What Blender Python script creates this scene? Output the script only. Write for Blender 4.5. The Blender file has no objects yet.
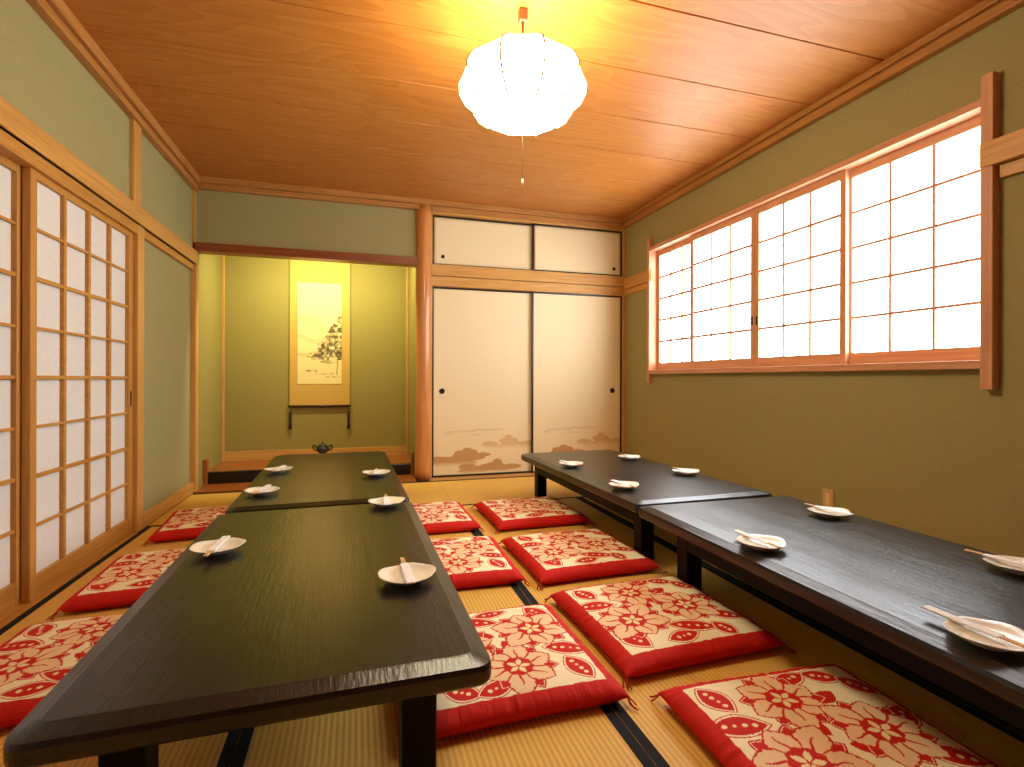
import bpy, bmesh, math, random
import numpy as np
from mathutils import Vector, Matrix
random.seed(7); rng = np.random.default_rng(7)
S = bpy.context.scene
COL = S.collection
PI = math.pi

# ------------------------------------------------------------------ materials
def srgb(r, g, b):
    f = lambda c: (c/255/12.92) if c/255 <= .04045 else ((c/255+.055)/1.055)**2.4
    return (f(r), f(g), f(b), 1)

def new_mat(name):
    m = bpy.data.materials.new(name); m.use_nodes = True
    nt = m.node_tree; b = nt.nodes['Principled BSDF']
    return m, nt, b

def N(nt, t, **kw):
    n = nt.nodes.new(t)
    for k, v in kw.items():
        if k.startswith('i_'): n.inputs[k[2:].replace('_', ' ')].default_value = v
        else: setattr(n, k, v)
    return n

def plain(name, c, rough=.6, spec=.5, metal=0, noise=0., nscale=40, bump=0.):
    m, nt, b = new_mat(name)
    b.inputs['Base Color'].default_value = c
    b.inputs['Roughness'].default_value = rough
    b.inputs['Specular IOR Level'].default_value = spec
    b.inputs['Metallic'].default_value = metal
    if noise or bump:
        tc = N(nt, 'ShaderNodeTexCoord'); nz = N(nt, 'ShaderNodeTexNoise', i_Scale=nscale, i_Detail=6.)
        nt.links.new(tc.outputs['Object'], nz.inputs['Vector'])
        if noise:
            r = N(nt, 'ShaderNodeValToRGB')
            r.color_ramp.elements[0].position = .3; r.color_ramp.elements[1].position = .7
            r.color_ramp.elements[0].color = tuple(x*(1-noise) for x in c[:3])+(1,)
            r.color_ramp.elements[1].color = tuple(min(1, x*(1+noise)) for x in c[:3])+(1,)
            nt.links.new(nz.outputs['Fac'], r.inputs[0]); nt.links.new(r.outputs[0], b.inputs['Base Color'])
        if bump:
            bp = N(nt, 'ShaderNodeBump', i_Strength=bump, i_Distance=.002)
            nt.links.new(nz.outputs['Fac'], bp.inputs['Height']); nt.links.new(bp.outputs[0], b.inputs['Normal'])
    return m

def wood(name, dark, light, axis='Y', rough=.45, fine=60, stretch=22, wave=0., bump=.05, spec=.4, wscale=6, lo=.3, hi=.7, coat=0, bdist=.002):
    """grain running along the given object axis"""
    m, nt, b = new_mat(name)
    tc = N(nt, 'ShaderNodeTexCoord'); mp = N(nt, 'ShaderNodeMapping')
    sc = [1, 1, 1]; sc['XYZ'.index(axis)] = 1/stretch
    mp.inputs['Scale'].default_value = sc
    nt.links.new(tc.outputs['Object'], mp.inputs['Vector'])
    nz = N(nt, 'ShaderNodeTexNoise', i_Scale=float(fine), i_Detail=5., i_Roughness=.6)
    nt.links.new(mp.outputs[0], nz.inputs['Vector'])
    fac = nz.outputs['Fac']
    if wave:
        mp2 = N(nt, 'ShaderNodeMapping'); sc2 = [1, 1, 1]; sc2['XYZ'.index(axis)] = 1/5.
        mp2.inputs['Scale'].default_value = sc2
        nt.links.new(tc.outputs['Object'], mp2.inputs['Vector'])
        n2 = N(nt, 'ShaderNodeTexNoise', i_Scale=float(wscale), i_Detail=2., i_Roughness=.45)
        nt.links.new(mp2.outputs[0], n2.inputs['Vector'])
        ml = N(nt, 'ShaderNodeMath', operation='MULTIPLY'); ml.inputs[1].default_value = 14
        nt.links.new(n2.outputs['Fac'], ml.inputs[0])
        pp = N(nt, 'ShaderNodeMath', operation='FRACT'); nt.links.new(ml.outputs[0], pp.inputs[0])
        mx = N(nt, 'ShaderNodeMix'); mx.inputs[0].default_value = wave
        nt.links.new(fac, mx.inputs[2]); nt.links.new(pp.outputs[0], mx.inputs[3])
        fac = mx.outputs[0]
    r = N(nt, 'ShaderNodeValToRGB')
    r.color_ramp.elements[0].position = lo; r.color_ramp.elements[1].position = hi
    r.color_ramp.elements[0].color = dark; r.color_ramp.elements[1].color = light
    nt.links.new(fac, r.inputs[0]); nt.links.new(r.outputs[0], b.inputs['Base Color'])
    b.inputs['Roughness'].default_value = rough
    b.inputs['Specular IOR Level'].default_value = spec
    if coat: b.inputs['Coat Weight'].default_value = coat
    if bump:
        bp = N(nt, 'ShaderNodeBump', i_Strength=bump, i_Distance=bdist)
        nt.links.new(fac, bp.inputs['Height']); nt.links.new(bp.outputs[0], b.inputs['Normal'])
    return m

def attr_mat(name, rough=.7, bump=0., bscale=300., spec=.3, sheen=0.):
    m, nt, b = new_mat(name)
    a = N(nt, 'ShaderNodeAttribute', attribute_name='pattern')
    nt.links.new(a.outputs['Color'], b.inputs['Base Color'])
    b.inputs['Roughness'].default_value = rough; b.inputs['Specular IOR Level'].default_value = spec
    if bump:
        tc = N(nt, 'ShaderNodeTexCoord'); nz = N(nt, 'ShaderNodeTexNoise', i_Scale=bscale, i_Detail=3.)
        nt.links.new(tc.outputs['Object'], nz.inputs['Vector'])
        bp = N(nt, 'ShaderNodeBump', i_Strength=bump, i_Distance=.002)
        nt.links.new(nz.outputs['Fac'], bp.inputs['Height']); nt.links.new(bp.outputs[0], b.inputs['Normal'])
    return m

def emit(name, c, s, base=(.9, .9, .88, 1)):
    m, nt, b = new_mat(name)
    b.inputs['Base Color'].default_value = base
    b.inputs['Roughness'].default_value = .9
    b.inputs['Emission Color'].default_value = c; b.inputs['Emission Strength'].default_value = s
    return m

def tatami_mat_material(name, axis):
    """rush weave: ribs run along `axis`"""
    m, nt, b = new_mat(name)
    tc = N(nt, 'ShaderNodeTexCoord'); sp = N(nt, 'ShaderNodeSeparateXYZ')
    nt.links.new(tc.outputs['Object'], sp.inputs[0])
    across, along = ('X', 'Y') if axis == 'Y' else ('Y', 'X')
    def wavef(sock, freq):
        k = N(nt, 'ShaderNodeMath', operation='MULTIPLY'); k.inputs[1].default_value = freq*2*PI
        nt.links.new(sp.outputs[sock], k.inputs[0])
        s = N(nt, 'ShaderNodeMath', operation='SINE'); nt.links.new(k.outputs[0], s.inputs[0])
        h = N(nt, 'ShaderNodeMath', operation='MULTIPLY_ADD'); h.inputs[1].default_value = .5; h.inputs[2].default_value = .5
        nt.links.new(s.outputs[0], h.inputs[0]); return h.outputs[0]
    rib = wavef(across, 1/.0155); th = wavef(along, 1/.004)
    nz = N(nt, 'ShaderNodeTexNoise', i_Scale=14., i_Detail=6.); nt.links.new(tc.outputs['Object'], nz.inputs['Vector'])
    a = N(nt, 'ShaderNodeMath', operation='MULTIPLY_ADD'); a.inputs[1].default_value = .25
    nt.links.new(th, a.inputs[0]); nt.links.new(rib, a.inputs[2])
    c = N(nt, 'ShaderNodeMath', operation='MULTIPLY_ADD'); c.inputs[1].default_value = .6
    nt.links.new(nz.outputs['Fac'], c.inputs[0]); nt.links.new(a.outputs[0], c.inputs[2])
    mr = N(nt, 'ShaderNodeMapRange'); mr.inputs['From Max'].default_value = 1.85
    nt.links.new(c.outputs[0], mr.inputs['Value'])
    r = N(nt, 'ShaderNodeValToRGB')
    r.color_ramp.elements[0].position = -0.0; r.color_ramp.elements[1].position = .8
    r.color_ramp.elements[0].color = TATAMI_D; r.color_ramp.elements[1].color = TATAMI_L
    nt.links.new(mr.outputs[0], r.inputs[0]); nt.links.new(r.outputs[0], b.inputs['Base Color'])
    b.inputs['Roughness'].default_value = .55; b.inputs['Specular IOR Level'].default_value = .35
    bp = N(nt, 'ShaderNodeBump', i_Strength=.4, i_Distance=.0012)
    nt.links.new(a.outputs[0], bp.inputs['Height']); nt.links.new(bp.outputs[0], b.inputs['Normal'])
    return m

TATAMI_D = srgb(200, 150, 62); TATAMI_L = srgb(236, 192, 94)
M = {}
M['plaster'] = plain('green_plaster', srgb(160, 154, 106), .95, .1, noise=.05, nscale=90, bump=.25)
M['plaster_alcove'] = plain('alcove_plaster', srgb(152, 140, 76), .95, .1, noise=.05, nscale=90, bump=.25)
for ax in 'XYZ':
    M['trim'+ax] = wood('cypress_trim_'+ax, srgb(190, 138, 66), srgb(218, 168, 92), ax, .42)
    M['win'+ax] = wood('window_wood_'+ax, srgb(196, 138, 100), srgb(220, 166, 128), ax, .42)  # pink cast of the light around the window put into the wood colour
    M['shoji'+ax] = wood('shoji_wood_'+ax, srgb(178, 122, 52), srgb(204, 150, 72), ax, .45)
M['moldX'] = wood('molding_wood_X', srgb(166, 110, 52), srgb(196, 140, 76), 'X', .4)
M['moldY'] = wood('molding_wood_Y', srgb(166, 110, 52), srgb(196, 140, 76), 'Y', .4)
M['ceiling'] = wood('ceiling_board', srgb(176, 108, 42), srgb(198, 132, 62), 'X', .42, fine=40, stretch=30, wave=.28, bump=.03, spec=.35, wscale=3.2, lo=.25, hi=.8)
M['lintel'] = wood('lintel_wood', srgb(120, 58, 28), srgb(150, 80, 40), 'X', .4)
M['pillar'] = wood('polished_log', srgb(190, 120, 58), srgb(216, 150, 84), 'Z', .3, fine=18, stretch=14, coat=.3)
M['alcove_floor'] = wood('alcove_floor_wood', srgb(140, 74, 32), srgb(176, 104, 50), 'X', .3)
M['black_lacquer'] = plain('black_lacquer_edge', (.006, .005, .005, 1), .25)
M['tatY'] = tatami_mat_material('tatami_weave_Y', 'Y'); M['tatX'] = tatami_mat_material('tatami_weave_X', 'X')
M['border'] = plain('black_cloth_border', srgb(28, 30, 34), .85, .2, noise=.3, nscale=300)
M['subfloor'] = plain('dark_subfloor', srgb(50, 36, 22), .9)
M['paper'] = plain('white_shoji_paper', srgb(224, 224, 220), .9, .1, noise=.03, nscale=60)
M['table'] = wood('black_stained_wood', (.002, .0017, .0015, 1), (.007, .0056, .0042, 1), 'Y', .29, fine=100, stretch=14, wave=.35, bump=.6, spec=.74, bdist=.0035, wscale=3.4)
M['tabledark'] = wood('black_stained_frame', (.003, .0022, .0018, 1), (.007, .005, .004, 1), 'Y', .5, bump=.1, spec=.15)
M['cushion'] = attr_mat('printed_cotton', .75, .25, 900., .2)
M['red'] = plain('red_cotton', srgb(206, 34, 26), .75, .2, noise=.12, nscale=60, bump=.2)
M['thread'] = plain('red_thread', srgb(190, 40, 24), .8)
M['fusuma'] = attr_mat('fusuma_paper', .75, .08, 500., .2)
M['blackframe'] = plain('black_lacquer_frame', (.008, .006, .006, 1), .3)
M['darkmetal'] = plain('dark_bronze', srgb(40, 30, 24), .4, metal=.7)
M['window_paper'] = emit('daylit_window_paper', (.86, .94, 1, 1), 6.8)
M['outer_pane'] = emit('daylit_outer_pane', (.86, .94, 1, 1), 6.8)
M['lantern'] = emit('glowing_lantern_fabric', (1, .89, .62, 1), 17)
M['wire'] = plain('pale_wire', srgb(150, 118, 74), .6)
M['brownmetal'] = plain('brown_metal_fitting', srgb(120, 80, 52), .45, metal=.3)
M['plate'] = plain('cream_glaze', srgb(246, 242, 228), .25, .5)
M['sleeve'] = plain('white_sleeve_paper', srgb(242, 243, 246), .8)
M['chop'] = wood('pale_chopstick_wood', srgb(206, 160, 104), srgb(228, 190, 136), 'Y', .6)
M['scroll'] = attr_mat('scroll_brocade', .7, .15, 700., .2)
M['ink'] = attr_mat('ink_painting_paper', .8, 0, spec=.1)
M['rod'] = plain('dark_scroll_rod', srgb(60, 34, 20), .35)
M['tassel'] = plain('black_tassel', srgb(26, 28, 30), .8)
M['bronze'] = plain('green_bronze', srgb(58, 66, 50), .4, .5, metal=.35, noise=.3, nscale=40)
M['outlet'] = plain('cream_outlet_plastic', srgb(214, 176, 120), .5)
M['outlet2'] = plain('pale_outlet_insert', srgb(236, 210, 160), .5)
M['stud'] = plain('worn_wooden_stud', srgb(70, 58, 46), .5)

# ------------------------------------------------------------------ mesh helpers
class MB:
    def __init__(s): s.bm = bmesh.new()
    def box(s, x0, x1, y0, y1, z0, z1):
        v = [s.bm.verts.new(p) for p in ((x0,y0,z0),(x1,y0,z0),(x1,y1,z0),(x0,y1,z0),(x0,y0,z1),(x1,y0,z1),(x1,y1,z1),(x0,y1,z1))]
        for f in ((3,2,1,0),(4,5,6,7),(0,1,5,4),(1,2,6,5),(2,3,7,6),(3,0,4,7)): s.bm.faces.new([v[i] for i in f])
        return s
    def rings(s, rings, cap=True, close=False):
        R = [[s.bm.verts.new(p) for p in r] for r in rings]
        n = len(R[0])
        for a, b in zip(R, R[1:]+([R[0]] if close else [])):
            for i in range(n): s.bm.faces.new((a[i], a[(i+1) % n], b[(i+1) % n], b[i]))
        if cap and not close:
            s.bm.faces.new(R[0][::-1]); s.bm.faces.new(R[-1])
        return s
    def lathe(s, prof, c=(0,0,0), n=32):
        R = []
        for r, z in prof:
            r = max(r, 1e-4)
            R.append([(c[0]+r*math.cos(2*PI*i/n), c[1]+r*math.sin(2*PI*i/n), c[2]+z) for i in range(n)])
        return s.rings(R)
    def tube(s, pts, r, n=8):
        pts = [Vector(p) for p in pts]; R = []
        up = None
        for i, p in enumerate(pts):
            d = (pts[min(i+1, len(pts)-1)]-pts[max(i-1, 0)]).normalized()
            if up is None:
                up = d.orthogonal().normalized()
            up = (up-d*up.dot(d)).normalized(); w = d.cross(up)
            rr = r[i] if isinstance(r, (list, tuple)) else r
            R.append([tuple(p+up*(rr*math.cos(2*PI*k/n))+w*(rr*math.sin(2*PI*k/n))) for k in range(n)])
        return s.rings(R)
    def build(s, name, mat, parent=None, bevel=0, smooth=False, kind=None, label=None):
        bmesh.ops.recalc_face_normals(s.bm, faces=s.bm.faces)
        me = bpy.data.meshes.new(name); s.bm.to_mesh(me); s.bm.free()
        o = bpy.data.objects.new(name, me); COL.objects.link(o)
        me.materials.append(mat)
        if smooth:
            for p in me.polygons: p.use_smooth = True
        if bevel:
            b = o.modifiers.new('Bevel', 'BEVEL'); b.width = bevel; b.segments = 2; b.limit_method = 'ANGLE'
        if parent: o.parent = parent
        if kind: o['kind'] = kind
        if label: o['label'] = label
        return o

def tag(o, label, cat=None, group=None, kind=None):
    o['label'] = label
    if cat: o['category'] = cat
    if group: o['group'] = group
    if kind: o['kind'] = kind
    return o

def empty(name, loc=(0,0,0), rz=0):
    o = bpy.data.objects.new(name, None); COL.objects.link(o)
    o.location = loc; o.rotation_euler = (0, 0, rz); o.empty_display_size = .1
    return o

def copy_tree(o, parent=None):
    c = o.copy(); COL.objects.link(c)
    if parent: c.parent = parent
    for ch in list(o.children): copy_tree(ch, c)
    return c

def structure(o, label, cat):
    return tag(o, label, cat, kind='structure')

def grid_attr(name, P, colors, mat, parent=None, smooth=True):
    """P (n,m,3) points, colors (n,m,3)"""
    n, m = P.shape[:2]
    idx = np.arange(n*m).reshape(n, m)
    f = np.stack([idx[:-1,:-1], idx[1:,:-1], idx[1:,1:], idx[:-1,1:]], -1).reshape(-1, 4)
    me = bpy.data.meshes.new(name)
    me.from_pydata(P.reshape(-1, 3).tolist(), [], f.tolist()); me.update()
    a = me.color_attributes.new('pattern', 'FLOAT_COLOR', 'POINT')
    c = np.concatenate([colors.reshape(-1, 3), np.ones((n*m, 1))], 1).astype(np.float32)
    a.data.foreach_set('color', c.ravel())
    me.materials.append(mat)
    if smooth: me.polygons.foreach_set('use_smooth', [True]*len(me.polygons))
    o = bpy.data.objects.new(name, me); COL.objects.link(o)
    if parent: o.parent = parent
    return o

def vnoise(x, y, seed=0):
    def h(i, j):
        v = np.sin(i*127.1+j*311.7+seed*74.7)*43758.5453
        return v-np.floor(v)
    xi, yi = np.floor(x), np.floor(y); fx, fy = x-xi, y-yi
    fx, fy = fx*fx*(3-2*fx), fy*fy*(3-2*fy)
    return (h(xi,yi)*(1-fx)+h(xi+1,yi)*fx)*(1-fy)+(h(xi,yi+1)*(1-fx)+h(xi+1,yi+1)*fx)*fy
def fbm(x, y, seed=0, o=4):
    t = 0; a = .5
    for k in range(o): t = t+a*vnoise(x*2**k, y*2**k, seed+k); a *= .5
    return t
def lin(r, g, b): return np.array(srgb(r, g, b)[:3])

# ------------------------------------------------------------------ room dimensions
XL, XR = -1.285, 2.628            # plaster planes of the side walls
YB = 4.766                        # plane of the back wall
YF = -.75                         # wall behind the camera
ZC = 2.55
AB, AL, AR = 5.62, -1.262, .515   # alcove: back, left, right

# ---- floor: tatami
fl = structure(MB().box(XL-.12, XR+.12, YF-.1, AB+.1, -.12, -.055).build('floor', M['subfloor']), 'floor covered with straw tatami mats with black cloth borders', 'floor')
def tatami(x0, x1, y0, y1, axis, label):
    mt = MB().box(x0+.001, x1-.001, y0+.001, y1-.001, -.055, 0).build('tatami_mat', M['tat'+axis], fl, label=label)
    bw = .029
    for s in (0, 1):
        if axis == 'Y':
            a = x0+.0015 if s == 0 else x1-bw-.0015
            MB().box(a, a+bw, y0+.0012, y1-.0012, -.05, .0012).build('cloth_border', M['border'], mt, label='black cloth border')
        else:
            a = y0+.0015 if s == 0 else y1-bw-.0015
            MB().box(x0+.0012, x1-.0012, a, a+bw, -.05, .0012).build('cloth_border', M['border'], mt, label='black cloth border')
gx = [-1.25, -.288, .684, 1.652, 2.622]
for i in range(4):
    tatami(gx[i], gx[i+1], 1.79, 3.70, 'Y', 'tatami mat lying along the room')
    tatami(gx[i], gx[i+1], -.12, 1.79, 'Y', 'tatami mat lying along the room')
tatami(gx[0], gx[2], 3.70, 4.66, 'X', 'tatami mat lying across the room before the alcove')
tatami(gx[2], gx[4], 3.70, 4.66, 'X', 'tatami mat lying across the room before the sliding panels')
MB().box(gx[0], gx[4], YF, -.12, -.055, .0).build('floor_board', M['alcove_floor'], fl)
MB().box(.63, XR, 4.66, YB+.06, -.055, .004).build('door_track', M['trimX'], fl)

# ---- walls
def wallbox(name, label, *boxes, mat='plaster'):
    b = MB()
    for q in boxes: b.box(*q)
    return structure(b.build(name, M[mat]), label, 'wall')
wallbox('wall_left', 'olive green plaster wall on the left above and beyond the shoji',
        (XL-.12, XL, YF, 3.60, 1.78, ZC+.1), (XL-.12, XL, 3.60, YB+.02, 0, ZC+.1))
wallbox('wall_right', 'olive green plaster wall around the wide window',
        (XR, XR+.15, YF, YB+.1, 0, .985), (XR, XR+.15, YF, YB+.1, 2.13, ZC+.1),
        (XR, XR+.15, YF, 1.57, .985, 2.13), (XR, XR+.15, 4.25, YB+.1, .985, 2.13))
wallbox('wall_back', 'olive green plaster strip above the alcove opening',
        (AL-.02, .53, YB, YB+.09, 2.0, ZC+.1), (.53, XR+.1, YB+.09, YB+.14, 0, ZC+.1))
wallbox('wall_front', 'unseen wall behind the viewer, made dark to cut front fill light', (XL-.12, XR+.15, YF-.1, YF, 0, ZC+.1), mat='lintel')  # out of view; dark finish made up to lessen light from the front
wallbox('wall_alcove_back', 'olive green plaster back wall of the alcove', (AL-.1, AR+.1, AB, AB+.08, 0, ZC+.1), mat='plaster_alcove')
wallbox('wall_alcove_left', 'olive green plaster left side of the alcove', (AL-.1, AL, YB+.02, AB, 0, ZC+.1), mat='plaster_alcove')
wallbox('wall_alcove_right', 'olive green plaster right side of the alcove', (AR, AR+.012, YB+.06, AB, 0, ZC+.1), mat='plaster_alcove')
wallbox('wall_alcove_top', 'boarded top of the alcove', (AL, AR, YB+.09, AB, 2.46, 2.5), mat='plaster_alcove')

# ---- ceiling boards with dark seams
cb = MB()
ys = [YF-.1, -.27, .18, .63, 1.08, 1.53, 1.985, 2.435, 2.885, 3.335, 3.785, 4.235, YB+.02]
for a, b in zip(ys, ys[1:]): cb.box(XL-.05, XR+.05, a+.0035, b-.0035, ZC, ZC+.02)
cb.box(XL-.05, XR+.05, YF-.1, YB+.02, ZC+.008, ZC+.03)
structure(cb.build('ceiling', M['ceiling'], bevel=.003), 'ceiling of wide orange brown grained wood boards', 'ceiling')

# ---- trims (names trim_<n>)
TN = [0]
def trim(label, mat, *boxes, bevel=.003):
    TN[0] += 1
    b = MB()
    for q in boxes: b.box(*q)
    return structure(b.build('trim_%d' % TN[0], M[mat], bevel=bevel), label, 'trim')
trim('stepped ceiling molding along the left wall', 'moldY', (XL, XL+.062, YF, YB, 2.487, ZC), (XL, XL+.044, YF, YB, 2.437, 2.482), (XL, XL+.036, YF, YB, 2.47, 2.50))
trim('stepped ceiling molding along the right wall', 'moldY', (XR-.062, XR, YF, YB, 2.513, ZC), (XR-.044, XR, YF, YB, 2.463, 2.508), (XR-.036, XR, YF, YB, 2.49, 2.52))
trim('stepped ceiling molding along the back wall', 'moldX', (XL+.062, XR-.062, YB-.062, YB, 2.50, ZC), (XL+.044, XR-.044, YB-.044, YB, 2.455, 2.495), (XL+.04, XR-.04, YB-.036, YB, 2.48, 2.51))
trim('wide pale wooden rail above the left shoji doors', 'trimY', (XL, -1.243, YF, YB-.03, 1.836, 1.942), (XL, -1.238, YF, YB-.03, 1.836, 1.848))
trim('lower grooved rail directly above the left shoji doors', 'shojiY', (XL-.06, -1.256, YF, 3.59, 1.775, 1.834))
trim('thin wooden rail above the plain left wall panel', 'shojiY', (XL, -1.26, 3.67, YB-.06, 1.785, 1.834))
trim('wooden post at the end of the shoji doors', 'trimZ', (XL-.06, -1.252, 3.581, 3.675, 0, 1.834))
trim('upper wooden post on the left wall above the rail', 'trimZ', (XL, -1.262, 3.545, 3.655, 1.94, 2.44))
trim('slim wooden corner post left of the alcove', 'trimZ', (XL, -1.245, YB-.066, YB+.01, 0, 1.834), (XL, -1.262, YB-.03, YB-.001, 1.94, 2.44))
trim('wooden baseboard under the plain left wall panel', 'trimY', (XL, -1.252, 3.675, YB-.066, 0, .085))
trim('wooden door track under the left shoji doors', 'shojiY', (XL-.09, -1.251, YF, 3.581, -.05, .004))
trim('dark reddish wooden lintel over the alcove opening', 'lintel', (AL-.02, .53, YB-.03, YB+.09, 1.952, 2.022))
trim('wooden header above the upper cupboard panels', 'trimX', (.645, XR, YB-.02, YB+.08, 2.438, 2.50))
trim('wide wooden rail between upper and lower sliding panels', 'trimX', (.64, XR, YB-.03, YB+.08, 1.868, 1.972), (.64, XR, YB-.012, YB+.08, 1.775, 1.865))
trim('wooden post at the right end of the sliding panels', 'trimZ', (2.599, XR, YB-.02, YB+.08, 0, 2.44))
trim('slim wooden post between alcove pillar and sliding panels', 'trimZ', (.64, .656, YB+.0, YB+.08, 0, 2.44))
trim('wooden rail on the right wall left of the window', 'trimY', (XR-.03, XR, 4.225, YB-.035, 1.836, 1.942), (XR-.016, XR, 4.29, YB-.02, 1.778, 1.834))
trim('wooden rail on the right wall at the near end of the window', 'trimY', (XR-.052, XR, YF, 1.568, 1.836, 1.942), (XR-.022, XR, YF, 1.512, 1.778, 1.834))
trim('wooden baseboard along the right wall', 'trimY', (XR-.012, XR, YF, YB-.02, 0, .05))
trim('slim wooden corner strip at the alcove back left', 'trimZ', (AL, AL+.022, AB-.022, AB, .11, 2.46))
trim('slim wooden corner strip at the alcove back right', 'trimZ', (AR-.022, AR, AB-.022, AB, .11, 2.46))
trim('pale wooden baseboard on the alcove back wall', 'trimX', (AL+.022, AR-.022, AB-.014, AB, .11, .205))
trim('wooden step board in front of the alcove', 'alcove_floor', (AL+.005, .505, 4.662, 5.0, -.05, .012))
trim('raised wooden floor of the alcove', 'alcove_floor', (AL+.005, AR, 5.035, AB, 0, .112))
trim('black lacquered front edge of the alcove floor', 'black_lacquer', (AL+.035, AR-.0, 4.985, 5.037, .012, .113))
trim('short wooden stub post at the left end of the alcove step', 'alcove_floor', (AL, AL+.033, 4.955, 5.037, .012, .225))
trim('short wooden stub post at the right end of the alcove step', 'alcove_floor', (AR-.03, AR, 4.955, 4.985, .012, .225))
# round alcove pillar
TN[0] += 1
b = MB(); R = []
for k in range(27):
    z = 2.5*k/26; rr = .071+.0025*math.sin(z*5.3)+.002*math.sin(z*11+1)
    R.append([(.576+(rr+.003*math.sin(3*t+z*2))*math.cos(t)+.002*math.sin(z*4), YB+.012+rr*math.sin(t), z) for t in [2*PI*i/28 for i in range(28)]])
b.rings(R)
structure(b.build('trim_%d' % TN[0], M['pillar'], smooth=True), 'round polished log pillar between the alcove and sliding panels', 'pillar')

# ---- left shoji doors
def shoji(n, y0, y1, xf, label, handle=None):
    """xf: face towards the room"""
    d = empty('door_%d' % n, (xf, y0, .004)); structure(d, label, 'sliding door')
    W = y1-y0; Ht = 1.775
    sl, sr, top, bot = .046, .058, .034, .094
    f = MB()
    f.box(-.03, 0, 0, sl, 0, Ht).box(-.03, 0, W-sr, W, 0, Ht)
    f.build('door_frame', M['shojiZ'], d, bevel=.0025)
    MB().box(-.028, -.002, sl, W-sr, Ht-top, Ht).box(-.028, -.002, sl, W-sr, 0, bot).build('door_rail', M['shojiY'], d)
    l = MB(); iw = W-sl-sr; ih = Ht-top-bot
    for k in (1, 2, 3):
        c = sl+iw*k/4; l.box(-.02, -.004, c-.0115, c+.0115, bot, Ht-top)
    for k in range(1, 8):
        c = bot+ih*k/8; t = .008 if k % 2 else .0115; l.box(-.0195, -.005, sl, W-sr, c-t/1.4, c+t/1.4)
    l.build('lattice', M['shojiY'], d)
    MB().box(-.0235, -.020, sl, W-sr, bot, Ht-top).build('paper_screen', M['paper'], d)
    if handle is not None:
        MB().box(-.002, .0015, handle-.009, handle+.009, .75, .84).build('finger_pull', M['darkmetal'], d, bevel=.002)
    return d
shoji(1, 2.573, 3.575, -1.275, 'shoji sliding door nearer the alcove with paper lattice', handle=.972)
shoji(2, 1.60, 2.61, -1.309, 'shoji sliding door at the left edge, partly cut off')
shoji(3, .62, 1.61, -1.275, 'shoji sliding door beyond the left edge of view')
shoji(4, YF+.02, .64, -1.309, 'shoji sliding door beside the viewer')

# ---- fusuma panels
def cloud_colors(U, V, k):
    """U,V in metres from lower left of the panel"""
    base = lin(240, 226, 184)*np.ones(U.shape+(3,))
    gr = np.clip(1-V/1.2, 0, 1)[..., None]
    base = base*(1-gr*.35)+lin(238, 208, 150)*gr*.35
    lo = np.clip(1-V/.16, 0, 1)[..., None]
    base = base*(1-lo*.5)+lin(222, 212, 158)*lo*.5
    w = .018*(fbm(U*14, V*14, 3+k)-.5); w2 = .014*(fbm(U*30, V*40, 9+k)-.5)
    def blob(cx, cy, rx, ry): return 1-np.sqrt(((U-cx+w)/rx)**2+((V-cy+w2)/ry)**2)
    def cloud(parts, c, a, fade):
        nonlocal base
        m = np.full(U.shape, -9.)
        for p in parts: m = np.maximum(m, blob(*p))
        al = np.clip(m*14, 0, 1)*a
        cy = min(p[1]-p[3] for p in parts)
        al = al*np.clip((V-cy)/fade, 0, 1)
        base = base*(1-al[..., None])+c*al[..., None]
    br = lin(196, 150, 92)
    cloud([(.30,.42,.16,.012),(.52,.43,.18,.012),(.16,.40,.05,.010),(.42,.385,.07,.012),(.30,.37,.05,.01)], lin(214,196,150), .55, .03)
    cloud([(.74,.345,.045,.035),(.74,.32,.10,.03),(.56,.29,.085,.03),(.82,.275,.18,.035),(.66,.265,.14,.025),(.95,.28,.12,.035)], lin(214,172,110), .7, .05)
    cloud([(.335,.225,.055,.04),(.27,.215,.06,.03),(.39,.215,.05,.03),(.31,.19,.12,.035),(.48,.195,.09,.02),(.40,.17,.12,.028),(.24,.155,.17,.035),(.05,.155,.18,.035),(.30,.12,.14,.03),(.13,.125,.16,.035)], br, .95, .05)
    cloud([(.63,.115,.05,.035),(.60,.085,.10,.035),(.74,.07,.14,.026),(.66,.06,.14,.03),(.52,.07,.08,.035),(.44,.06,.12,.03),(.34,.085,.09,.03),(.40,.045,.16,.028)], br*1.03, .95, .035)
    return np.clip(base, 0, 1)
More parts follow.
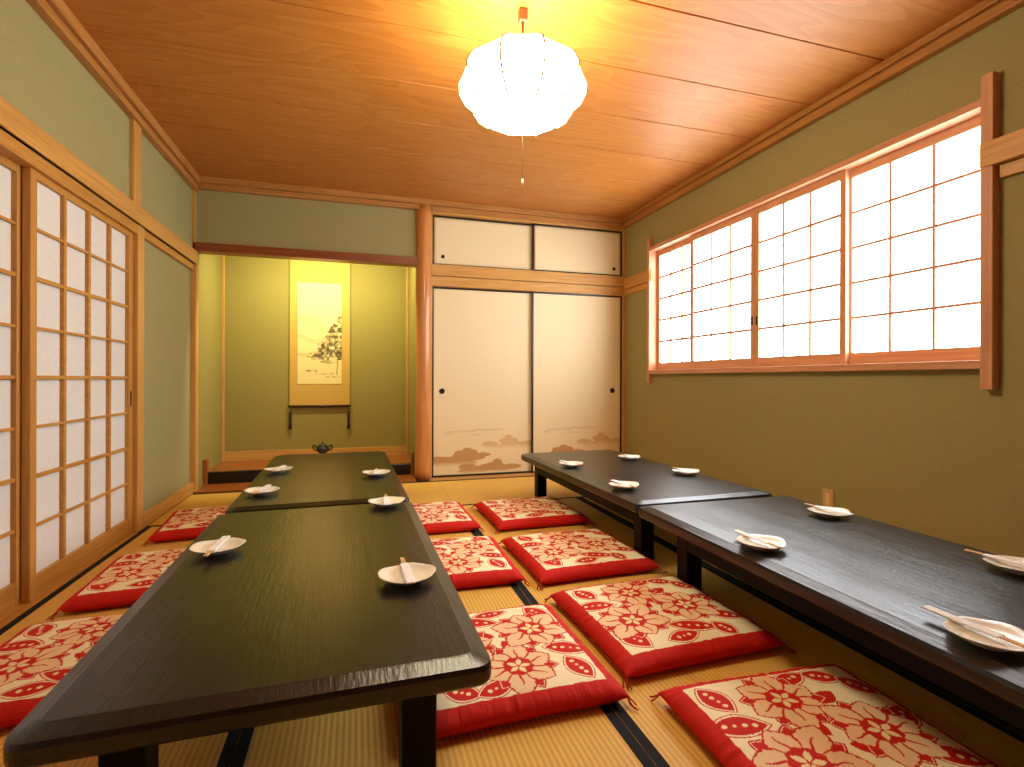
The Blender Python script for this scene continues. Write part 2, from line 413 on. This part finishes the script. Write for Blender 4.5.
def fusuma(n, x0, x1, z0, z1, y, label, pull, paint, k=0):
    d = empty('door_%d' % n, (x0, y, z0)); structure(d, label, 'sliding door')
    W, Hh = x1-x0, z1-z0; t = .016
    f = MB()
    f.box(0, t, 0, .02, 0, Hh).box(W-t, W, 0, .02, 0, Hh).box(t, W-t, 0, .02, Hh-t, Hh).box(t, W-t, 0, .02, 0, t)
    f.build('door_frame', M['blackframe'], d, bevel=.002)
    nx, nz = (150, 280) if paint else (40, 20)
    u = np.linspace(t, W-t, nx); v = np.linspace(t, Hh-t, nz)
    if paint: v = t+(Hh-2*t)*np.linspace(0, 1, nz)**1.6
    U, V = np.meshgrid(u, v, indexing='ij')
    P = np.stack([U, np.full_like(U, .005), V], -1)
    c = cloud_colors(U, V, k) if paint else lin(240, 226, 184)*np.ones(U.shape+(3,))
    pn = grid_attr('paper_panel', P, c, M['fusuma'], d)
    so = pn.modifiers.new('Solid', 'SOLIDIFY'); so.thickness = .01; so.offset = -1
    px, pz, r = pull
    q = MB(); R = []
    for rr, yy in ((r, .0045), (r, .0), (r*.78, -.001), (r*.7, .0035), (.001, .0038)):
        R.append([(px+rr*math.cos(2*PI*i/24), yy, pz+rr*math.sin(2*PI*i/24)) for i in range(24)])
    q.rings(R).build('finger_pull', M['darkmetal'], d, smooth=True, label='round dark finger pull')
    return d
fx0, fx1 = .657, 2.598
fusuma(5, fx0, 1.66, .006, 1.774, YB+.03, 'tall cream sliding panel with painted clouds beside the pillar', (.095, .80, .026), True, 0)
fusuma(6, 1.625, fx1, .006, 1.774, YB+.002, 'tall cream sliding panel with painted clouds beside the right wall', (.973-.105, .80, .026), True, 0)
fusuma(7, fx0, 1.655, 1.974, 2.437, YB+.03, 'plain cream upper cupboard panel beside the pillar', (.10, .085, .017), False)
fusuma(8, 1.63, fx1, 1.974, 2.437, YB+.002, 'plain cream upper cupboard panel beside the right wall', (.968-.09, .075, .017), False)

# ---- window on the right wall
wn = empty('window_1', (XR, 1.57, .97)); structure(wn, 'wide window of four lattice paper sashes on the right wall', 'window')
def W_(b): return b       # coordinates below are world; the parts are shifted to the window's origin
def winpart(b, name, mat, bevel=0, parent=None, label=None):
    bmesh.ops.translate(b.bm, verts=b.bm.verts, vec=(-XR, -1.57, -.97))
    return b.build(name, mat, parent or wn, bevel=bevel, label=label)
b = MB().box(XR-.045, XR+.12, 1.565, 4.25, .97, 1.008); winpart(b, 'window_sill', M['winY'], .003)
b = MB().box(XR-.032, XR+.12, 1.565, 4.25, 2.112, 2.148); winpart(b, 'window_head', M['winY'], .003)
b = MB().box(XR-.045, XR+.12, 1.522, 1.569, .881, 2.237); winpart(b, 'side_post', M['winZ'], .003)
b = MB().box(XR-.040, XR+.12, 4.235, 4.272, .89, 2.24); winpart(b, 'side_post', M['winZ'], .003)
b = MB().box(XR+.115, XR+.12, 1.569, 4.235, 1.008, 2.112); winpart(b, 'outer_pane', M['outer_pane'])
def sash(y0, y1, xf, ztop, kw, pull=None):
    f = MB(); z0, z1 = 1.008, ztop; st, rt, rb = .038, .055, .065
    f.box(xf, xf+.028, y0, y0+st, z0, z1).box(xf, xf+.028, y1-st, y1, z0, z1)
    so = winpart(f, 'window_sash', M['winZ'], .002)
    l = MB().box(xf+.001, xf+.027, y0+st, y1-st, z0, z0+rb).box(xf+.001, xf+.027, y0+st, y1-st, z1-rt, z1)
    for k in (1, 2):
        c = y0+st+(y1-y0-2*st)*k/3; l.box(xf+.006, xf+.018, c-kw*.45, c+kw*.45, z0+rb, z1-rt)
    for k in range(1, 5):
        c = z0+rb+(z1-z0-rt-rb)*k/5; l.box(xf+.0065, xf+.0175, y0+st, y1-st, c-kw/2, c+kw/2)
    winpart(l, 'lattice', M['winY'], 0, so)
    p = MB().box(xf+.0185, xf+.0205, y0+st, y1-st, z0+rb, z1-rt); winpart(p, 'paper_screen', M['window_paper'], 0, so)
    if pull is not None:
        q = MB().box(xf-.002, xf+.001, pull-.008, pull+.008, 1.30, 1.36); winpart(q, 'finger_pull', M['darkmetal'], .001, so)
    return so
sash(3.652, 4.235, XR+.045, 2.118, .019)
sash(2.962, 3.688, XR+.012, 2.118, .0175, pull=2.985)
sash(2.262, 2.962, XR+.012, 2.118, .0155, pull=2.942)
sash(1.569, 2.29, XR+.045, 2.118, .0135)

# ------------------------------------------------------------------ wall outlet
o = empty('wall_outlet', (XR, 2.356, .225)); tag(o, 'small beige power outlet on the right wall behind the table', 'outlet')
MB().box(-.008, 0, -.036, .036, -.06, .06).build('cover_plate', M['outlet'], o, bevel=.003)
MB().box(-.0105, -.008, -.014, .014, -.035, .035).build('socket_insert', M['outlet2'], o, bevel=.001, label='pale socket insert')

# ------------------------------------------------------------------ pendant lantern
LX, LY, LZ = .694, 2.175, 2.205
lt = empty('pendant_lantern', (LX, LY, LZ), -math.atan2(LX, LY)+PI/2+PI/10); tag(lt, 'glowing white fabric pendant lantern hanging from the wooden ceiling', 'lamp')
prof = [(.02,-.078),(.05,-.082),(.08,-.105),(.13,-.140),(.20,-.128),(.255,-.085),(.285,-.03),(.288,.02),(.262,.072),(.215,.112),(.15,.135),(.08,.142),(.02,.142)]
prof = [(r*.97, z*.95) for r, z in prof]
NR = 10
def lr(r, t):      # fabric stretched between the wires
    a = (t*NR/(2*PI)) % 1
    flat = math.cos(PI/NR)/math.cos((a-.5)*2*PI/NR)
    return r*(flat*.85+.15-.018*math.sin(PI*a))
b = MB(); n = NR*8
b.rings([[(lr(r, 2*PI*i/n)*math.cos(2*PI*i/n), lr(r, 2*PI*i/n)*math.sin(2*PI*i/n), z) for i in range(n)] for r, z in prof])
b.build('lamp_shade', M['lantern'], lt, smooth=True)
for k in range(NR):
    t = 2*PI*k/NR
    MB().tube([((r+.004)*math.cos(t), (r+.004)*math.sin(t), z+(.0015 if z > 0 else -.0015)) for r, z in prof[1:-1]], .0042, 6).build('rib_wire', M['wire'], lt, smooth=True)
MB().tube([(0,0,.132),(0,0,ZC-LZ-.05)], .006, 10).build('cord', M['brownmetal'], lt, smooth=True)
MB().box(-.019, .019, -.019, .019, ZC-LZ-.055, ZC-LZ).build('ceiling_fitting', M['brownmetal'], lt, bevel=.005)
pc = MB().tube([(0,0,-.075),(.0,0,-.40)], .0012, 6).build('pull_cord', M['wire'], lt, smooth=True)
MB().lathe([(.001,-.40),(.005,-.404),(.0065,-.42),(.004,-.428),(.001,-.429)], n=12).build('pull_knob', M['outlet2'], pc, smooth=True)

# ------------------------------------------------------------------ hanging scroll
SX0, SX1, SZ0, SZ1 = -.655, -.078, .645, 2.24
sc = empty('hanging_scroll', (-.3665, AB-.03, SZ0)); tag(sc, 'gold hanging scroll with an ink landscape on the alcove wall', 'scroll')
w, h = SX1-SX0, SZ1-SZ0
u = np.linspace(-w/2, w/2, 110); v = np.linspace(0, h, 300); U, V = np.meshgrid(u, v, indexing='ij')
dp = (np.sin((U+V)*2*PI/.03)*np.sin((U-V)*2*PI/.03))
c = lin(204, 164, 82)*np.ones(U.shape+(3,))*(1+.09*np.sign(dp)*np.clip(np.abs(dp)*3, 0, 1))[..., None]
P = np.stack([U, .012-.006*np.cos(U/w*2*PI*.5), V], -1)
mo = grid_attr('scroll_mount', P, np.clip(c, 0, 1), M['scroll'], sc)
mo.modifiers.new('Solid', 'SOLIDIFY').thickness = .002
# painting
pw, ph = .422, 1.025; pz0 = .865-SZ0; px0 = -.581+.3665
u = np.linspace(0, 1, 150); v = np.linspace(0, 1, 330); U, V = np.meshgrid(u, v, indexing='ij')
c = lin(236, 214, 150)*np.ones(U.shape+(3,)); ink = lin(74, 60, 40)
def lay(a, col=ink):
    global c
    a = np.clip(a, 0, 1)[..., None]; c = c*(1-a)+col*a
hill = .60+.07*np.sin(U*5+.6)+.05*(fbm(U*6, U*0+1, 2)-.5)
lay(np.clip(1-(hill-V)/.09, 0, 1)*(V < hill)*.30*(U < .75), lin(150, 120, 74))
hill2 = .47+.03*np.sin(U*7+2)
lay(np.clip(1-(hill2-V)/.07, 0, 1)*(V < hill2)*.30, lin(150, 118, 70))
hill3 = .33+.03*np.sin(U*5+4)
lay(np.clip(1-(hill3-V)/.05, 0, 1)*(V < hill3)*.35*(U < .7), lin(140, 106, 62))
n1 = fbm(U*9, V*20, 5, 5)
cone = (U-(1.02-.62*np.clip((.70-V)/.42, 0, 1)))
tree = (cone > -.05+.25*(n1-.5))*(V > .24)*(V < .70)
lay(tree*np.clip((fbm(U*16, V*36, 11, 4)-.33)*4, 0, 1)*.9)
for (x, y, rx, ry, a) in ((.60,.40,.18,.022,.7),(.80,.44,.16,.025,.6),(.72,.33,.20,.02,.5),(.88,.30,.16,.045,.75),(.70,.22,.22,.02,.6),(.9,.53,.12,.02,.5),(.62,.30,.1,.012,.6),(.32,.13,.18,.012,.7),(.62,.10,.25,.008,.55),(.80,.07,.20,.008,.5),(.25,.27,.05,.008,.6),(.30,.30,.03,.008,.6)):
    d = 1-((U-x)/rx)**2-((V-y)/ry)**2
    lay(np.clip(d*2.5, 0, 1)*a*np.clip((fbm(U*22, V*44, 17, 3)-.25)*3, 0, 1))
lay((np.abs(U-.90-.01*np.sin(V*40)) < .012)*(V > .09)*(V < .25)*.6)
P = np.stack([px0+U*pw, np.full_like(U, .0035), pz0+V*ph], -1)
grid_attr('painting', P, np.clip(c, 0, 1), M['ink'], mo)
rd = MB(); rd.tube([(-w/2-.012, .004, -.004), (w/2+.012, .004, -.004)], .011, 14); rd.build('scroll_rod', M['rod'], sc, smooth=True)
for s in (-1, 1):
    x = s*(w/2-.01)
    g = MB(); g.tube([(x, .004, -.015), (x, .004, -.062)], .0015, 6); ob = g.build('weight_cord', M['tassel'], sc)
    g = MB(); g.lathe([(.003,-.06),(.011,-.066),(.013,-.10),(.012,-.19),(.016,-.235),(.002,-.237)], (x, .004, 0), 12); g.build('tassel', M['tassel'], ob, smooth=True)
MB().tube([(-.12, .012, h-.002), (0, .014, h+.1), (.12, .012, h-.002)], .002, 6).build('hanging_cord', M['rod'], sc)

# ------------------------------------------------------------------ lidded two handled pot in the alcove
po = empty('lidded_pot', (-.322, 5.30, .112)); tag(po, 'small dark green lidded pot with two handles before the alcove wall', 'pot')
PS, PZ = .74, .066
pz = lambda L: [(r*PS, z*PS+PZ) for r, z in L]
b = MB(); b.lathe(pz([(.022,.022),(.04,.03),(.068,.055),(.078,.085),(.074,.108),(.062,.114),(.064,.12),(.055,.119),(.01,.117)]), n=28); bd = b.build('body', M['bronze'], po, smooth=True)
b = MB(); b.lathe(pz([(.06,.1205),(.062,.126),(.045,.143),(.02,.153),(.008,.155),(.007,.16),(.013,.168),(.01,.178),(.001,.181)]), n=24); b.build('lid', M['bronze'], po, smooth=True)
for q in (-1, 1):
    MB().tube([(q*x*PS, 0, z*PS+PZ) for x, z in ((.070,.07),(.10,.078),(.118,.105),(.114,.132),(.098,.140),(.090,.125),(.074,.107))], [.007,.008,.008,.009,.008,.007,.006], 8).build('handle', M['bronze'], po, smooth=True)
MB().lathe([(.046,0),(.048,.006),(.034,.016),(.019,.034),(.016,.060),(.021,.084),(.012,.088)], n=24).build('foot', M['bronze'], po, smooth=True)

# ------------------------------------------------------------------ low tables
TZ = .335
def rrect(hx, hy, r, z, n=7):
    pts = []
    for cx, cy, a0 in ((hx-r, hy-r, 0), (-hx+r, hy-r, PI/2), (-hx+r, -hy+r, PI), (hx-r, -hy+r, 3*PI/2)):
        for i in range(n):
            a = a0+PI/2*i/(n-1); pts.append((cx+r*math.cos(a), cy+r*math.sin(a), z))
    return pts
def low_table(cx, cy, W, L, rz, label, lx=.085, ly=.085, studs=0, rc=.038):
    t = empty('low_table', (cx, cy, 0), rz); tag(t, label, 'table', 'black low tables in two rows')
    hx, hy = W/2, L/2
    b = MB()
    b.rings([rrect(hx-.006, hy-.006, rc-.006, .282), rrect(hx-.001, hy-.001, rc-.001, .288), rrect(hx, hy, rc, .296), rrect(hx, hy, rc, .314),
             rrect(hx-.003, hy-.003, rc-.003, .3245), rrect(hx-.036, hy-.036, rc*.6, TZ-.0015), rrect(hx-.040, hy-.040, rc*.55, TZ), ])
    tp = b.build('tabletop', M['table'], t)
    ax, ay = hx-lx, hy-ly
    for s in (-1, 1):
        MB().box(s*ax-.013 if s > 0 else s*ax-.013+.013, s*ax if s > 0 else s*ax+.013, -ay+.076, ay-.076, .195, .282).build('apron', M['tabledark'], t, bevel=.002)
        MB().box(-ax+.013, ax-.013, s*(ay-.36)-.012, s*(ay-.36)+.012, .215, .282).build('cross_rail', M['tabledark'], t, bevel=.002)
        for q in (-1, 1):
            x, y = s*(ax-.038), q*(ay-.038)
            b = MB(); b.rings([[(x-a, y-a, z), (x+a, y-a, z), (x+a, y+a, z), (x-a, y+a, z)] for a, z in ((.034, 0), (.037, .02), (.038, .282))])
            b.build('leg', M['tabledark'], t, bevel=.004)
    for k in range(studs):
        y = hy-.22-k*.21
        MB().lathe([(.0045,-.004),(.0045,.0005),(.001,.0015)], (hx-.02, y, TZ-.0125), 10).build('stud', M['stud'], tp, smooth=True)
    return t
D = math.radians
T1 = low_table(-.153, 1.79, .836, 1.51, D(.9), 'black low wooden table nearest the camera on the left, shoji side', studs=5, lx=.108)
T2 = low_table(-.178, 3.46, .822, 1.762, D(1.1), 'black low wooden table in front of the alcove, behind the near left one', lx=.108)
T3 = low_table(1.672, 1.26, .862, 1.78, D(-.6), 'black low wooden table at right under the window, cut off by the picture edge', ly=.20)
T4 = low_table(1.664, 3.055, .822, 1.74, D(1.1), 'black low wooden table at right, far one nearest the sliding panels', ly=.10)

# ------------------------------------------------------------------ floor cushions
RED = lin(206, 34, 26); CREAM = lin(252, 240, 204); PEACH = lin(244, 208, 166); CREAM2 = lin(248, 228, 176)
def paint_cushion(X, Y):
    """X,Y in units of the cushion width (-.5...5)"""
    c = np.broadcast_to(RED, X.shape+(3,)).copy()
    wob = .006*(fbm(X*25, Y*25, 4)-.5)
    panel = (np.abs(X+wob) < .422) & (np.abs(Y+wob) < .418)
    c[panel] = CREAM
    def put(mask, col): c[mask & panel] = col
    def lens(x0, y0, ang, L, Wd):
        dx, dy = X-x0, Y-y0
        u = (dx*math.cos(ang)+dy*math.sin(ang))/L; v = (-dx*math.sin(ang)+dy*math.cos(ang))/Wd
        return 1-np.abs(u)**2.0*.999-np.abs(v)*1.0/np.maximum(1e-6, 1) if False else (1-u*u)-np.abs(v)
    def leaf(x0, y0, ang, L, Wd, dots=4):
        m = lens(x0, y0, ang, L*1.16, Wd*1.28); put(m > 0, RED)
        m = lens(x0, y0, ang, L*1.09, Wd*1.17); put(m > 0, CREAM)
        m = lens(x0, y0, ang, L, Wd); put(m > 0, RED)
        for k in range(dots):
            s = (k-(dots-1)/2)*L*.36
            px, py = x0+s*math.cos(ang), y0+s*math.sin(ang)
            r = .0115 if k % 3 != 1 else .008
            put((X-px)**2+(Y-py)**2 < r*r, CREAM2)
    def flower(x0, y0, a0, R):
        for k in range(6):          # red sepals between the petals
            a = a0+PI/6+k*PI/3
            x1, y1 = x0+R*.66*math.cos(a), y0+R*.66*math.sin(a)
            put(lens(x1, y1, a, R*.42, R*.26) > 0, RED); put(lens(x1, y1, a, R*.37, R*.21) > 0, CREAM); put(lens(x1, y1, a, R*.35, R*.18) > 0, RED)
        th = np.arctan2(Y-y0, X-x0)
        ser = .06*np.sin(th*46)
        for k in range(6):
            a = a0+k*PI/3
            f = 1+.12*math.sin(k*2.3+x0*20)
            x1, y1 = x0+R*.62*f*math.cos(a), y0+R*.62*f*math.sin(a)
            m = lens(x1, y1, a, R*.48*f, R*.385)
            put(m > 0, RED); put(m > .16+ser*.8, PEACH)
            dx, dy = X-x0, Y-y0
            uu = dx*math.cos(a)+dy*math.sin(a); vv = -dx*math.sin(a)+dy*math.cos(a)
            vein = (np.abs(vv-.03*R*np.sin(uu*60)) < (.035*R*np.clip(1.6-uu/R*1.5, .3, 1.2))) & (uu > 0) & (uu < R*.80)
            put(vein, RED)
        r = np.hypot(X-x0, Y-y0)
        put(r < R*.40*(1+.05*np.sin(th*9)), RED)
        for k in range(5):
            a = a0+.3+k*2*PI/5
            x1, y1 = x0+R*.18*math.cos(a), y0+R*.18*math.sin(a)
            put(lens(x1, y1, a, R*.15, R*.075) > 0, CREAM2)
    # dotted leaves, then the three flowers over them
    for q in ((-.335,.30,1.9,.095,.055),(-.345,.125,-.25,.115,.055),(-.335,-.30,-1.1,.10,.058,3),(.255,.345,-.5,.085,.05,3),(.365,.245,-1.0,.085,.05,3),
              (.06,-.275,-.35,.14,.05),(.325,-.20,-.55,.115,.05),(-.06,-.355,.15,.10,.045,3),(.355,.02,.9,.09,.05,3),(.10,.36,.3,.09,.045,3),(.22,-.345,-1.2,.075,.05,3)):
        leaf(*q)
    for q in ((.14,.195,.5),(-.06,.045,1.9),(.05,-.10,-.4)):
        put(lens(q[0], q[1], q[2], .07, .04) > 0, RED)
    flower(-.05, .225, .35, .185)
    flower(.185, -.035, .1, .185)
    flower(-.235, -.115, .75, .195)
    return c
def make_cushion():
    root = empty('floor_cushion')
    hw = .305; n = 300
    s = np.linspace(-1, 1, n); s = np.sign(s)*(1-(1-np.abs(s))**1.25)
    U, V = np.meshgrid(s, s, indexing='ij')
    def prof(U, V):
        return np.clip((1-np.abs(U)**10)*(1-np.abs(V)**10), 0, 1)**.5
    def shape(U, V):
        e = 1-.030*(1-V**2)*np.abs(U)**3, 1-.030*(1-U**2)*np.abs(V)**3
        return U*hw*e[0], V*hw*e[1]
    X, Y = shape(U, V)
    f = prof(U, V); edge = np.clip((np.maximum(np.abs(U), np.abs(V))-.80)/.18, 0, 1)
    along = np.where(np.abs(U) > np.abs(V), V, U)
    pleat = (fbm(along*17+7, np.maximum(np.abs(U), np.abs(V))*1.5, 21, 3)-.5)
    Z = .027+.036*f+.010*np.cos(U*1.3)*np.cos(V*1.3)*f+.020*pleat*edge*(f > .02)*f+.003*(fbm(U*3, V*3, 8)-.5)*f
    tx, ty = X/.61, Y/.61
    o = grid_attr('cushion_cover', np.stack([X, Y, Z], -1), paint_cushion(tx, ty), M['cushion'], root)
    s2 = np.linspace(-1, 1, 41); U2, V2 = np.meshgrid(s2, s2, indexing='ij'); X2, Y2 = shape(U2, V2)
    Zb = .027-.0265*np.clip((1-np.abs(U2)**14)*(1-np.abs(V2)**14), 0, 1)**.5
    P = np.stack([X2, Y2, Zb], -1)[::-1]
    grid_attr('cushion_underside', P, np.broadcast_to(RED, P.shape), M['cushion'], root)
    for (sx, sy) in ((1,1),(1,-1),(-1,1),(-1,-1)):
        b = MB()
        for k in range(3):
            a = math.atan2(sy, sx)+random.uniform(-.9, .9); L = random.uniform(.025, .042)
            x, y = sx*(hw-.006), sy*(hw-.006)
            m1 = (x+L*.5*math.cos(a)+random.uniform(-.008,.008), y+L*.5*math.sin(a)+random.uniform(-.008,.008), .012)
            m2 = (x+L*math.cos(a+.3), y+L*math.sin(a+.3), .0035)
            b.tube([(x, y, .026), m1, m2], .0022, 5)
        b.build('corner_tassel', M['thread'], root, smooth=True, label='red thread tassel')
    return root
proto = make_cushion()
CU = [ # x, y, rz, label
 (.405, 3.33, D(181), 'red floral cushion beside the left table row, inner side, farthest back'),
 (.42, 2.50, D(179.0), 'red floral cushion beside the left table row, inner side, middle of three'),
 (.425, 1.595, D(181.0), 'red floral cushion right of the near left table, closest to its corner'),
 (1.10, 3.285, D(1.5), 'red floral cushion by the far right table, farthest back in its column'),
 (1.068, 2.45, D(1.5), 'red floral cushion beside the joint of the right tables'),
 (1.072, 1.70, D(1.7), 'red floral cushion beside the near right table, second from the front'),
 (1.108, .97, D(-3.0), 'red floral cushion at bottom right, cut off by the picture edge'),
 (-.83, 3.62, D(5), 'red floral cushion beside the plain wall panel left of the table row'),
 (-.812, 2.71, D(2.5), 'red floral cushion in the middle of the three along the shoji doors'),
 (-.82, 1.945, D(0), 'red floral cushion at the left edge, nearest along the shoji doors'),
]
for i, (x, y, r, lab) in enumerate(CU):
    o = proto if i == 0 else copy_tree(proto)
    o.location = (x, y, .0015); o.rotation_euler = (0, 0, r)
    tag(o, lab, 'cushion', 'red floral floor cushions')

# ------------------------------------------------------------------ plates and chopsticks
def plate_mesh():
    n = 60; R = []
    prof = [(.001,.004,0),(.034,.004,0),(.036,.0,0),(.041,.0,0),(.043,.006,0),(.066,.015,.5),(.080,.0265,1),(.0815,.0285,1),(.0795,.0292,1),(.066,.0215,.6),(.050,.0150,.2),(.001,.0135,0)]
    for r, z, k in prof:
        ring = []
        for i in range(n):
            t = 2*PI*i/n
            pent = 1+k*(.022*math.cos(5*t+.4)+.02*math.cos(2*t))
            ring.append((r*pent*math.cos(t), r*pent*math.sin(t)*.97, z*.82+k*.0022*math.cos(2*t)+k*.001*math.cos(5*t+.4)))
        R.append(ring)
    return MB().rings(R)
pl0 = plate_mesh().build('small_plate', M['plate'], smooth=True)
def make_chop():
    root = empty('chopstick_set')
    b = MB(); b.box(-.013, .013, -.055, .105, 0, .0052); b.build('paper_sleeve', M['sleeve'], root, bevel=.0022, label='white paper sleeve')
    for s in (-1, 1):
        b = MB(); b.rings([[(s*.0033-a, y, .0027-a*.72), (s*.0033+a, y, .0027-a*.72), (s*.0033+a, y, .0027+a*.72), (s*.0033-a, y, .0027+a*.72)] for y, a in ((-.105, .0031), (.09, .0024))])
        b.build('chopstick', M['chop'], root, bevel=.0006, label='pale wooden chopstick end')
    return root
ch0 = make_chop()
PLS = [ # plate x, y, plate rot, sleeve offset (x, y), chopstick angle, what
 (-.473, 3.51, 20, (0, 0), -12, 'far left of the table before the alcove'),
 (-.462, 2.87, -10, (0, 0), -10, 'left edge of the table before the alcove, nearer its joint'),
 (.108, 3.23, 5, (0, .01), 176, 'far right of the table before the alcove'),
 (.128, 2.455, 15, (0, .01), 178, 'rear right corner of the near left table'),
 (-.451, 1.955, 8, (.0, -.015), -4, 'left side of the near left table'),
 (.138, 1.525, 10, (.0, .015), 182, 'right side of the near left table'),
 (1.372, 3.21, 0, (0, .01), 18, 'far inner corner of the far right table'),
 (1.905, 3.38, 10, (0, 0), 188, 'far wall side of the far right table'),
 (1.372, 2.49, 10, (0, 0), 8, 'inner edge of the far right table near the joint'),
 (1.943, 2.755, 0, (0, .02), 186, 'wall side of the far right table near the joint'),
 (1.35, 1.48, 5, (0, .02), 2, 'inner edge of the near right table'),
 (1.943, 1.74, 0, (.015, .02), 189, 'wall side of the near right table below the outlet'),
 (1.348, .80, 5, (0, .03), 0, 'inner edge of the near right table at the picture edge'),
 (1.94, 1.075, 0, (0, .03), 188, 'wall side of the near right table at the picture edge'),
]
for i, (x, y, r, off, a, what) in enumerate(PLS):
    p = pl0 if i == 0 else pl0.copy()
    if i: COL.objects.link(p)
    p.location = (x, y, TZ+.0004); p.rotation_euler = (0, 0, D(r))
    tag(p, 'cream dish under chopsticks, ' + what, 'plate', 'cream dishes on the tables')
    c = ch0 if i == 0 else copy_tree(ch0)
    c.location = (x+off[0], y+off[1], TZ+.0222); c.rotation_euler = (0, 0, D(a))
    tag(c, 'sleeved wooden chopsticks on dish, ' + what, 'chopsticks', 'chopsticks in white paper sleeves')

# ------------------------------------------------------------------ lights
wd = bpy.data.worlds.new('World'); S.world = wd; wd.use_nodes = True
wd.node_tree.nodes['Background'].inputs[0].default_value = (.9, .95, 1, 1); wd.node_tree.nodes['Background'].inputs[1].default_value = .3
def light(name, kind, loc, energy, color, **kw):
    l = bpy.data.lights.new(name, kind); l.energy = energy; l.color = color
    for k, v in kw.items(): setattr(l, k, v)
    o = bpy.data.objects.new(name, l); COL.objects.link(o); o.location = loc
    return o
# fluorescent lamp hidden behind the alcove lintel
a = light('alcove_lamp', 'AREA', (-.30, YB+.14, 2.15), 17, (1, .90, .50), shape='RECTANGLE', size=1.1, size_y=.05)
a.rotation_euler = (D(34), 0, 0)

# ------------------------------------------------------------------ camera
f, yaw, roll, sy, HC = 517.1, .28994, .0028, -4.4, .92
c, s_ = math.cos(yaw), math.sin(yaw)
A = Matrix(((c, -s_, 0), (0, 0, -1), (s_, c, 0)))
Z = Matrix(((math.cos(roll), -math.sin(roll), 0), (math.sin(roll), math.cos(roll), 0), (0, 0, 1)))
Mx = Z @ A
cam = bpy.data.cameras.new('Camera'); co = bpy.data.objects.new('Camera', cam); COL.objects.link(co)
right, up, back = Mx[0], -Mx[1], -Mx[2]
co.matrix_world = Matrix(((right[0], up[0], back[0], 0), (right[1], up[1], back[1], 0), (right[2], up[2], back[2], HC), (0, 0, 0, 1)))
cam.sensor_fit = 'HORIZONTAL'; cam.sensor_width = 36; cam.lens = f*36/1024
cam.shift_y = sy/1024; cam.clip_start = .02
S.camera = co

S.view_settings.view_transform = 'Standard'; S.view_settings.look = 'None'
S.view_settings.exposure = .75; S.view_settings.gamma = 1; S.view_settings.use_curve_mapping = False
S.cycles.use_denoising = True; S.cycles.max_bounces = 8; S.cycles.diffuse_bounces = 5
S.cycles.sample_clamp_indirect = 6
